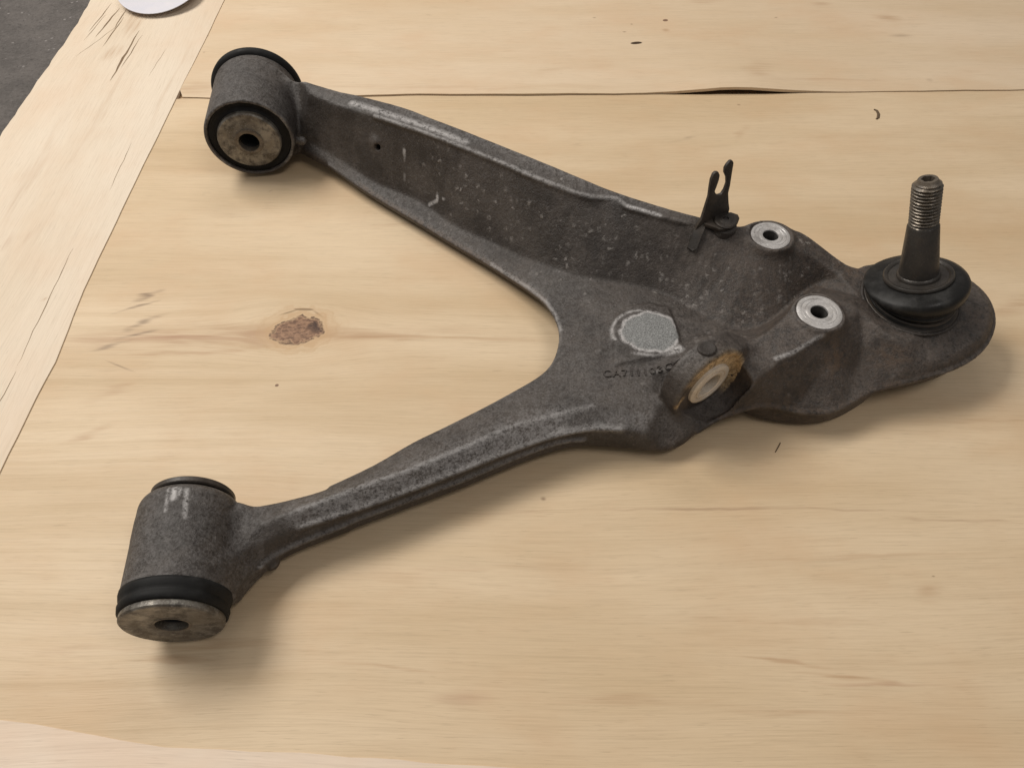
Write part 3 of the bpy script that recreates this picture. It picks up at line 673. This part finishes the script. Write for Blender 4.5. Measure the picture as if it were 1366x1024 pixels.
ring = np.clip(1-np.abs(a_-1.0)/0.13, 0, 1)*((bx_-c[0]) < 19)*(V[:, 2] > 30)
c2 = P(862, 441, 36); a2 = np.hypot((bx_-c2[0])/24.5, (by_-c2[1])/22.5)
ring2 = np.clip(1-np.abs(a2-1.0)/0.08, 0, 1)*(bx_ < c2[0])*0.8*(by_ > c2[1]-8)
bare = np.maximum(bare, np.maximum(1.5*ring, ring2)*(V[:, 2] < 45)); bare = np.maximum(bare, 1.1*near_pt(902, 466, 36, 7, 5)); bare = np.maximum(bare, 0.9*near_line([(845, 470, 36), (875, 474, 36), (908, 469, 36)], 2.0))
grey = np.clip((1.0-a_)/0.08, 0, 1)*(V[:, 2] < 45)*(V[:, 2] > 30)
rust = np.maximum.reduce([near_pt(1110, 480, 42, 16, 22), 0.8*near_pt(1185, 480, 36, 28, 14), 0.8*near_pt(1135, 360, 46, 26, 20), 0.7*near_pt(1300, 430, 38, 24, 30), 0.35*np.clip((V[:, 0]-90)/90, 0, 1), 0.5*near_pt(940, 600, 15, 40, 20), 0.8*near_line(PL[17:26], 4), 0.8*near_line(Ei[2:11], 3.5)*(V[:, 2] < 22)])
ed = (V-np.array(EC)); en_ = ed@np.array(EN); er = np.linalg.norm(ed-en_[:, None]*np.array(EN), axis=1)
ea = np.arctan2(ed[:, 2], ed@np.array(EU))
mud = np.clip(1.9-np.abs(er-21.5)/4.5, 0, 1)*(en_ < 3)*(en_ > -10)*1.25*np.clip(0.45+(ed[:, 2]+0.8*(ed@np.array(EU)))/24, 0, 1)*(0.85+0.2*np.sin(ea*15))
mud = np.maximum(mud, 0.9*near_line([(905, 545, 38), (900, 555, 34), (908, 530, 44)], 3.5))
fleck = np.clip(1.6*near_line([(620, 250, 50), (720, 300, 45), (820, 330, 45), (900, 350, 40), (990, 390, 36), (960, 440, 36), (1060, 360, 40)], 55), 0, 1)
# wear on convex edges, from the mesh curvature
lap = np.zeros_like(V); num = np.zeros(len(V))
nb_pairs = [(Q[:, k], Q[:, (k+1) % 4]) for k in range(4)]
def avg(A):
    acc = np.zeros_like(A); num = np.zeros(len(V))
    for a, b in nb_pairs:
        if A.ndim == 1: acc += np.bincount(a, A[b], len(V))+np.bincount(b, A[a], len(V))
        else:
            for c_ in range(3): acc[:, c_] += np.bincount(a, A[b, c_], len(V))+np.bincount(b, A[a, c_], len(V))
        num += np.bincount(a, minlength=len(V))+np.bincount(b, minlength=len(V))
    return acc/(num if A.ndim == 1 else num[:, None])
SV = V.copy()
for _ in range(5): SV = avg(SV)
curv = ((V-SV)*NV).sum(1)
for _ in range(2): curv = avg(curv)
wear = np.clip((curv-0.10)/0.45, 0, 1)*(V[:, 2] > 16)
dmid = [((a[0]+b[0])/2, (a[1]+b[1])/2, (a[2]+b[2])/2) for a, b in zip(L1[1:7], [(398, 703, 31), (466, 682, 31), (545, 654, 30), (620, 625, 30), (686, 599, 30), (742, 580, 30)])]
dust_lit = np.maximum(dust_lit, np.clip(1.7*near_line(dmid, 11), 0, 0.95)*(up > 0.6))
for nm, arr in (('wear', wear), ('dust_lit', dust_lit), ('bare', bare), ('rust', rust), ('mud', mud), ('grey', grey), ('fleck', fleck)):
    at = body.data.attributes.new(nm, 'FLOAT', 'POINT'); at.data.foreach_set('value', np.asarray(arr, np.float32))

# ------------------------------------------------------------------ bushings
def ring_profile(s0, s1, ri, ro, ch=0.8):
    return [(s0, ri+ch), (s0, ro-ch), (s0+ch, ro), (s1-ch, ro), (s1, ro-ch), (s1, ri+ch), (s1-ch, ri), (s0+ch, ri)]
fb = lathe('bushing', [(4.2, 27.0), (4.2, 28.6), (5.0, 29.9), (8.0, 30.4), (9.4, 29.7), (10.6, 29.6), (11.8, 30.3), (14.6, 30.9), (16.6, 30.8), (17.2, 29.0), (17.2, 26.4), (63, 26.4), (63, 19.8), (74, 19.8), (74, 8.2), (5, 8.2)], CF, AX, M_RUBBER, arm, 72, True, 0.002)
fb['label'] = 'smaller rubber bushing with protruding rubber lip'
lathe('end_plate', [(1.0, 9.0), (0.0, 10.2), (0.0, 27.4), (0.9, 28.4), (3.6, 28.4), (4.6, 27.6), (4.6, 9.0)], CF, AX, M_END, fb, 72, True, 0, 40)
lathe('inner_sleeve', [(0.0, 9.1), (-0.3, 9.5), (-0.3, 10.4), (0.3, 11.0), (80.6, 11.0), (80.6, 9.1)], CF, AX, M_SLV, fb, 48, True, 0, 40)
lathe('end_plate', ring_profile(78.6, 82.8, 9.2, 25.0), CF, AX, M_DARKSTEEL, fb, 72, True, 0, 40)
lathe('rear_lip', ring_profile(73.5, 79.0, 16, 21.5, 1.2), CF, AX, M_RUBBER, fb, 64, True)
rb = lathe('bushing', [(2.6, 26.0), (3.4, 28.0), (6.4, 30.2), (5.6, 33.4), (4.0, 35.5), (74, 35.5), (74, 8.6), (3, 8.6)], CR, AX, M_RUBBER, arm, 72, True, 0.002)
rb['label'] = 'larger rubber bushing seated flush in its housing'
lathe('end_plate', [(-0.4, 9.4), (-1.2, 11.0), (-1.2, 12.0), (-0.4, 13.4), (0.0, 26.2), (1.2, 27.4), (4.6, 27.6), (4.6, 9.4)], CR+AX*(-1.2), AX, M_END, rb, 72, True, 0, 40)
lathe('inner_sleeve', [(-1.9, 9.0), (-2.1, 9.4), (-2.1, 11.8), (-1.6, 12.6), (84, 12.6), (84, 9.0)], CR+AX*(-1.2), AX, M_SLV, rb, 48, True, 0, 40)
lathe('flange', [(73.5, 30), (73.5, 38.0), (75.2, 41.5), (78.0, 42.6), (80.5, 42.2), (82.0, 40.5), (82.0, 30)], CR, AX, M_RUBBER, rb, 72, True, 0.003)
lathe('end_plate', ring_profile(82.0, 85.5, 9.3, 32.0), CR, AX, M_DARKSTEEL, rb, 64, True, 0, 40)

# ------------------------------------------------------------------ ball joint
SD = Vector((-18.0, 19.0, 73.0)).normalized(); SB = Vector((290.5, 392.5, 67.0))
bj = lathe('ball_joint', [(-38, 16), (-38, 24), (-6, 26), (0.5, 27), (0.5, 32.6), (2.2, 33.2), (3.0, 32.4), (3.0, 30), (5.4, 30.6), (6.4, 30), (6.4, 10)], (BJ.x-1, BJ.y, 45.5), (0, 0, 1), M_DARKSTEEL, arm, 72, False, 0, 40)
# boot: two folds, leaning gradually with the stud
def boot():
    prof = [(-0.28, 29.0), (-0.24, 30.8), (-0.14, 31.4), (-0.06, 30.8), (0.0, 29.2), (0.05, 29.0), (0.11, 30.4), (0.19, 30.9), (0.22, 29.6), (0.25, 29.2), (0.30, 30.8), (0.38, 33.0), (0.48, 34.4), (0.60, 35.0), (0.72, 34.8), (0.82, 33.4), (0.90, 30.4), (0.95, 26.8), (0.985, 23.0), (0.98, 21.0), (0.96, 19.0), (0.96, 8.0)]
    b0 = Vector((BJ.x-1.0, BJ.y+0.5, 51.0)); top = SB+SD*0.0; vs = []; fs = []; seg = 80
    for (t, rr) in prof:
        c = b0.lerp(top, t); ax = Vector((0, 0, 1)).lerp(SD, min(1, t*1.15)).normalized(); a, r_, u_ = basis(ax)
        for k in range(seg):
            th = 2*math.pi*k/seg; vs.append(c+(r_*math.cos(th)+u_*math.sin(th))*rr*(1+0.006*math.sin(2*th+t*4)+0.003*math.sin(7*th)))
    for i in range(len(prof)-1):
        for k in range(seg):
            l = (k+1) % seg; fs.append((i*seg+k, i*seg+l, (i+1)*seg+l, (i+1)*seg+k))
    return mesh_object('boot', vs, fs, M_BOOT, bj)
boot()
lathe('boot_washer', [(-0.6, 10), (-0.6, 21.8), (0.4, 23.0), (1.8, 23.0), (2.6, 22.2), (2.2, 20.2), (1.2, 19.4), (1.2, 10)], SB, SD, M_STUD, bj, 64, True, 0, 45)
stud = lathe('stud', [(-6, 14.4), (2.0, 14.4), (3.2, 14.0), (4.0, 13.0), (41.0, 10.2), (42.0, 9.6), (43.5, 8.6), (46.0, 8.0), (46.0, 0.0)], SB, SD, M_STUD, bj, 48, False, 0, 40)
def thread():
    a, r_, u_ = basis(SD); vs = []; fs = []; seg = 40; pitch = 2.35; n0 = 0.0; n1 = 33.0; rows = int((n1-n0)/0.36)
    for i in range(rows+1):
        s = n0+(n1-n0)*i/rows
        for k in range(seg):
            ph = ((s/pitch)-k/seg) % 1.0
            tri = 1-abs(2*ph-1)
            fade = min(1, max(0, (n1-2.0-s)/2.5))
            rr = 7.7+1.9*min(1, tri*1.2)*fade
            if s > n1-3: rr -= (s-(n1-3))*0.55
            th = 2*math.pi*k/seg; vs.append(SB+a*(42.5+s)+(r_*math.cos(th)+u_*math.sin(th))*rr)
    for i in range(rows):
        for k in range(seg):
            l = (k+1) % seg; fs.append((i*seg+k, i*seg+l, (i+1)*seg+l, (i+1)*seg+k))
    # recessed hexagon key in the tip
    last = rows*seg; base = len(vs)
    for rad, s in ((4.4, n1), (4.0, n1-5)):
        for k in range(seg):
            th = 2*math.pi*k/seg; hx = rad*math.cos(math.pi/6)/math.cos((th % (math.pi/3))-math.pi/6)
            vs.append(SB+a*(42.5+s)+(r_*math.cos(th)+u_*math.sin(th))*hx)
    for k in range(seg):
        l = (k+1) % seg
        fs.append((last+k, last+l, base+l, base+k)); fs.append((base+k, base+l, base+seg+l, base+seg+k))
    fs.append([base+seg+k for k in range(seg)])
    o = mesh_object('thread', vs, fs, M_THREAD, bj); edge_split(o, 50); return o
thread()
lathe('retaining_ring', [(0, 32.5), (0.0, 34.6), (1.0, 35.4), (1.9, 35.0), (2.2, 32.8)], (BJ.x-1, BJ.y, 45.8), (0, 0, 1), M_CAST, bj, 72, True)

# ------------------------------------------------------------------ machined faces, lug sleeve, raised lettering
for c_, ro, ri, nm in ((PAD1, 14.6, 5.9, 'bolt bore beside the clip'), (PAD2, 15.6, 6.2, 'bolt bore beside the boot')):
    mf = lathe('machined_face', [(-1.2, ri), (0.1, ri), (0.5, ri+0.7), (0.5, ri+3.0), (0.25, ri+3.3), (0.5, ri+3.6), (0.5, ri+5.6), (0.22, ri+5.9), (0.5, ri+6.2), (0.5, ro-0.8), (0.0, ro), (-1.2, ro)], c_, UP, M_MACH, arm, 56, True, 0.006, 40)
    mf['label'] = 'bright machined ring around a '+nm
    lathe('bore', [(-30, ri+0.15), (-30, ri+0.7), (-1.3, ri+0.7), (-1.3, ri+0.15)], c_, UP, M_BORE, mf, 40, True)
sl_ = lathe('lug_sleeve', [(-16, 9.0), (0.8, 9.0), (1.4, 9.8), (1.4, 12.0), (0.7, 12.4), (0.7, 12.9), (1.4, 13.3), (1.4, 15.8), (0.6, 17.0), (-5.0, 17.4), (-5.0, 10.5), (-16, 10.5)], EC, EN, M_SLEEVE, arm, 64, True, 0.003, 40)
sl_['label'] = 'tan oval-looking metal sleeve in the raised lug'
lathe('sleeve_core', [(-17, 0.0), (-10.0, 0.0), (-10.0, 6.0), (-8.5, 9.05), (-17, 9.05)], EC, EN, M_SLV, sl_, 48, False, 0, 40)

lathe('lug_boss', [(-9, 6.2), (0.4, 6.2), (1.2, 5.6), (1.4, 4.8), (0.9, 4.2), (0.9, 0)], P(943, 465, 75), Vector((-0.12, 0.05, 1)), M_CAST, arm, 40, False, 0.01)

def text_part(name, body_txt, size, center, ang, z, parent, tilt=0.0):
    cu = bpy.data.curves.new(name, 'FONT'); cu.body = body_txt; cu.size = size*MM; cu.extrude = 1.1*MM; cu.align_x = 'CENTER'; cu.align_y = 'CENTER'; cu.space_character = 1.15
    tmp = bpy.data.objects.new('tmp_text', cu); COL.objects.link(tmp)
    dg = bpy.context.evaluated_depsgraph_get(); dg.update(); me = bpy.data.meshes.new_from_object(tmp.evaluated_get(dg))
    bpy.data.objects.remove(tmp); me.name = name
    o = bpy.data.objects.new(name, me); COL.objects.link(o); o.parent = parent
    for q in ('wear', 'dust_lit', 'bare', 'rust', 'mud', 'grey', 'fleck'): me.attributes.new(q, 'FLOAT', 'POINT')
    M_ = Matrix.Translation((center[0]*MM, center[1]*MM, z*MM)) @ Matrix.Rotation(ang, 4, 'Z') @ Matrix.Rotation(tilt, 4, 'Y')
    me.transform(M_)
    for v_ in me.vertices:
        x_, y_ = v_.co.x/MM, v_.co.y/MM; v_.co.z = (float(zt[int(round((x_-x0)/HV)), int(round((y_-y0)/HV))])+(0.85 if v_.co.z > z*MM else -0.6))*MM
    me.materials.clear(); me.materials.append(M_CAST); return o
def surf_z(px, py, z):
    """height of the casting under a photo pixel"""
    for zz in np.arange(95.0, 0.0, -0.25):
        p = P(px, py, zz); i = int(round((p[0]-x0)/HV)); j = int(round((p[1]-y0)/HV))
        if float(zt[i, j]) >= zz and sd[i, j] < 0: return p
    return P(px, py, z)
sa = surf_z(812, 502, 33); sb = surf_z(890, 494, 33); sc = surf_z(850, 498, 33)
text_part('cast_lettering', 'CA711103C', 8.6, sc, math.atan2(sb[1]-sa[1], sb[0]-sa[0]), sc[2], arm)

# ------------------------------------------------------------------ forked line clip bolted on the rim
CO = Vector(P(944, 296, 70.5)); CN = Vector((0.42, -0.9, 0.12)).normalized()
def on_plane(px, py, o=CO, nrm=CN):
    a = Vector((0, 0, CAM_H)); b = Vector(P(px, py, 0)); d = b-a; t = (o-a).dot(nrm)/d.dot(nrm); return a+d*t
z5 = lambda L: [(860+x/3.794, 190+y/3.794) for x, y in L]
fork = z5([(283, 388), (300, 335), (320, 272), (326, 225), (332, 188), (344, 158), (356, 147), (370, 148), (376, 162), (372, 185), (362, 215), (351, 243), (356, 258), (370, 264), (386, 258), (400, 236), (411, 205), (410, 175), (400, 152), (402, 128), (414, 108), (428, 92), (441, 89), (446, 100), (441, 130), (434, 175), (428, 215), (419, 252), (421, 300), (425, 332), (416, 372), (390, 384), (345, 400), (300, 428), (283, 470), (255, 545), (232, 552), (212, 534), (240, 470), (262, 418)])
def extrude_outline(name, P3, nrm, th, mat, parent):
    n = len(P3); a, r_, u_ = basis(nrm); o0 = P3[0]
    v2, tri, orig = cdt([((p-o0).dot(r_), (p-o0).dot(u_)) for p in P3], [list(range(n))], 2)
    n = len(v2); mid = [o0+r_*x+u_*y for x, y in v2]
    Vv = [p+a*th/2 for p in mid]+[p-a*th/2 for p in mid]; Fc = []; E_ = set()
    for t in tri:
        Fc.append(t); Fc.append(tuple(i+n for i in t[::-1]))
        for i in range(3): E_.add((t[i], t[(i+1) % 3]))
    for (x, y) in E_:
        if (y, x) not in E_: Fc.append((y, x, x+n, y+n))
    o = mesh_object(name, Vv, Fc, mat, parent)
    bm = bmesh.new(); bm.from_mesh(o.data); bmesh.ops.remove_doubles(bm, verts=bm.verts, dist=1e-6); bmesh.ops.recalc_face_normals(bm, faces=bm.faces); bm.to_mesh(o.data); bm.free()
    bv = o.modifiers.new('rounded_edge', 'BEVEL'); bv.width = 0.0005; bv.segments = 2; bv.limit_method = 'ANGLE'; bv.angle_limit = math.radians(50)
    edge_split(o, 40); return o
clip = extrude_outline('line_clip', [on_plane(*q) for q in fork], CN, 2.6, M_DARKSTEEL, arm)
clip['label'] = 'small forked steel clip standing up from the rim'
WN = Vector((0.10, -0.61, 0.79)).normalized(); WO = Vector(surf_z(931, 312, 60))+WN*1.6
leg_o = z5([(258, 385), (300, 385), (306, 420), (285, 470), (258, 540), (236, 552), (212, 534), (238, 470)])
def draped(name, pix, off, th, mat, parent):
    n = len(pix); v2, tri, _ = cdt(pix, [list(range(n))], 2); n = len(v2)
    base = [Vector(surf_z(x, y, 60)) for x, y in v2]
    Vv = [p+WN*off for p in base]+[p+WN*(off-th) for p in base]; Fc = []; E_ = set()
    for t in tri:
        Fc.append(t); Fc.append(tuple(i+n for i in t[::-1]))
        for i in range(3): E_.add((t[i], t[(i+1) % 3]))
    for (a, b) in E_:
        if (b, a) not in E_: Fc.append((b, a, a+n, b+n))
    o = mesh_object(name, Vv, Fc, mat, parent)
    bm = bmesh.new(); bm.from_mesh(o.data); bmesh.ops.recalc_face_normals(bm, faces=bm.faces); bm.to_mesh(o.data); bm.free()
    edge_split(o, 40); return o
draped('clip_leg', leg_o, 2.6, 4.0, M_DARKSTEEL, clip)
TZ = 71.5
tabo = z5([(300, 418), (322, 396), (350, 380), (395, 362), (435, 360), (470, 372), (478, 390), (470, 410), (440, 430), (400, 446), (375, 446), (330, 428)])
tb = extrude_outline('clip_tab', [Vector(P(px, py, TZ)) for px, py in tabo], Vector((0, 0, 1)), 3.0, M_DARKSTEEL, clip)
BC = Vector(P(860+408/3.794, 190+400/3.794, TZ+1.4))
lathe('rivet', [(-14, 4), (0, 4), (0, 8.6), (1.2, 8.6), (2.0, 7.8), (2.2, 5.6), (2.4, 5.0), (3.0, 4.2), (3.2, 2.2), (2.0, 1.8), (2.0, 0)], BC, UP, M_DARKSTEEL, clip, 40, False, 0.01, 35)
lathe('rivet_boss', [(-22, 9), (-4, 9.5), (-3.0, 9.0), (-3.0, 0)], BC, UP, M_CAST, clip, 40, False)

# ------------------------------------------------------------------ white round card at the far left and small litter
def card():
    c0 = P(212, -11, 9); vs = []; fs = []; seg = 56; rings = [0, 12, 24, 34, 41, 45.5, 47]
    def zf(x, y): return 6.3+5*(-(y)/47.0)*0.55+0.0022*x*x*0.9-0.0012*y*y
    for side in (0, 1):
        for rr in rings:
            for k in range(seg):
                t = 2*math.pi*k/seg; x = rr*math.cos(t); y = rr*math.sin(t)
                vs.append((c0[0]+x, c0[1]+y, zf(x, y)-0.5*side))
    nr = len(rings)
    for side in (0, 1):
        b = side*nr*seg
        for i in range(nr-1):
            for k in range(seg):
                l = (k+1) % seg; q = (b+i*seg+k, b+i*seg+l, b+(i+1)*seg+l, b+(i+1)*seg+k); fs.append(q[::-1] if side == 0 else q)
    for k in range(seg):
        l = (k+1) % seg; i = (nr-1)*seg; fs.append((i+k, i+l, nr*seg+i+l, nr*seg+i+k))
    o = mesh_object('paper_disc', vs, fs, M_PAPER)
    bm = bmesh.new(); bm.from_mesh(o.data); bmesh.ops.remove_doubles(bm, verts=bm.verts, dist=1e-6); bmesh.ops.recalc_face_normals(bm, faces=bm.faces); bm.to_mesh(o.data); bm.free()
    return o
tag(card(), 'round white paper disc with curled edge on the bright split veneer strip', 'paper')
def splinter(name, path, w, mat, label, cat, z=0.0):
    pts3 = [Vector(P(x, y, z+h)) for x, y, h in path]; vs = []; fs = []; seg = 6
    for i, p in enumerate(pts3):
        t = (pts3[min(i+1, len(pts3)-1)]-pts3[max(i-1, 0)]).normalized(); a, r_, u_ = basis(t)
        rr = w*(0.35+0.65*math.sin(math.pi*(i+0.6)/(len(pts3)+0.2)))
        for k in range(seg):
            th = 2*math.pi*k/seg; vs.append(p+(r_*math.cos(th)*rr+u_*math.sin(th)*rr*0.6))
    for i in range(len(pts3)-1):
        for k in range(seg):
            l = (k+1) % seg; fs.append((i*seg+k, i*seg+l, (i+1)*seg+l, (i+1)*seg+k))
    fs.append(list(range(seg))[::-1]); fs.append([(len(pts3)-1)*seg+k for k in range(seg)])
    return tag(mesh_object(name, vs, fs, mat), label, cat)
M_CHIP = NT('dark_chip').out((0.10, 0.065, 0.035), 0.8, 0)
splinter('bark_chip', [(1166, 146, 0.4), (1170, 148, 0.5), (1172, 152, 0.5), (1171.5, 157, 0.4), (1169, 159, 0.4)], 1.5, M_CHIP, 'tiny dark crescent bark chip near the sprung veneer seam', 'wood chip')
splinter('wood_splinter', [(1034, 603, 0.3), (1038, 596, 0.4), (1041, 590, 0.3)], 0.38, M_CHIP, 'thin dark splinter lying in front of the rounded underside bulge', 'splinter')
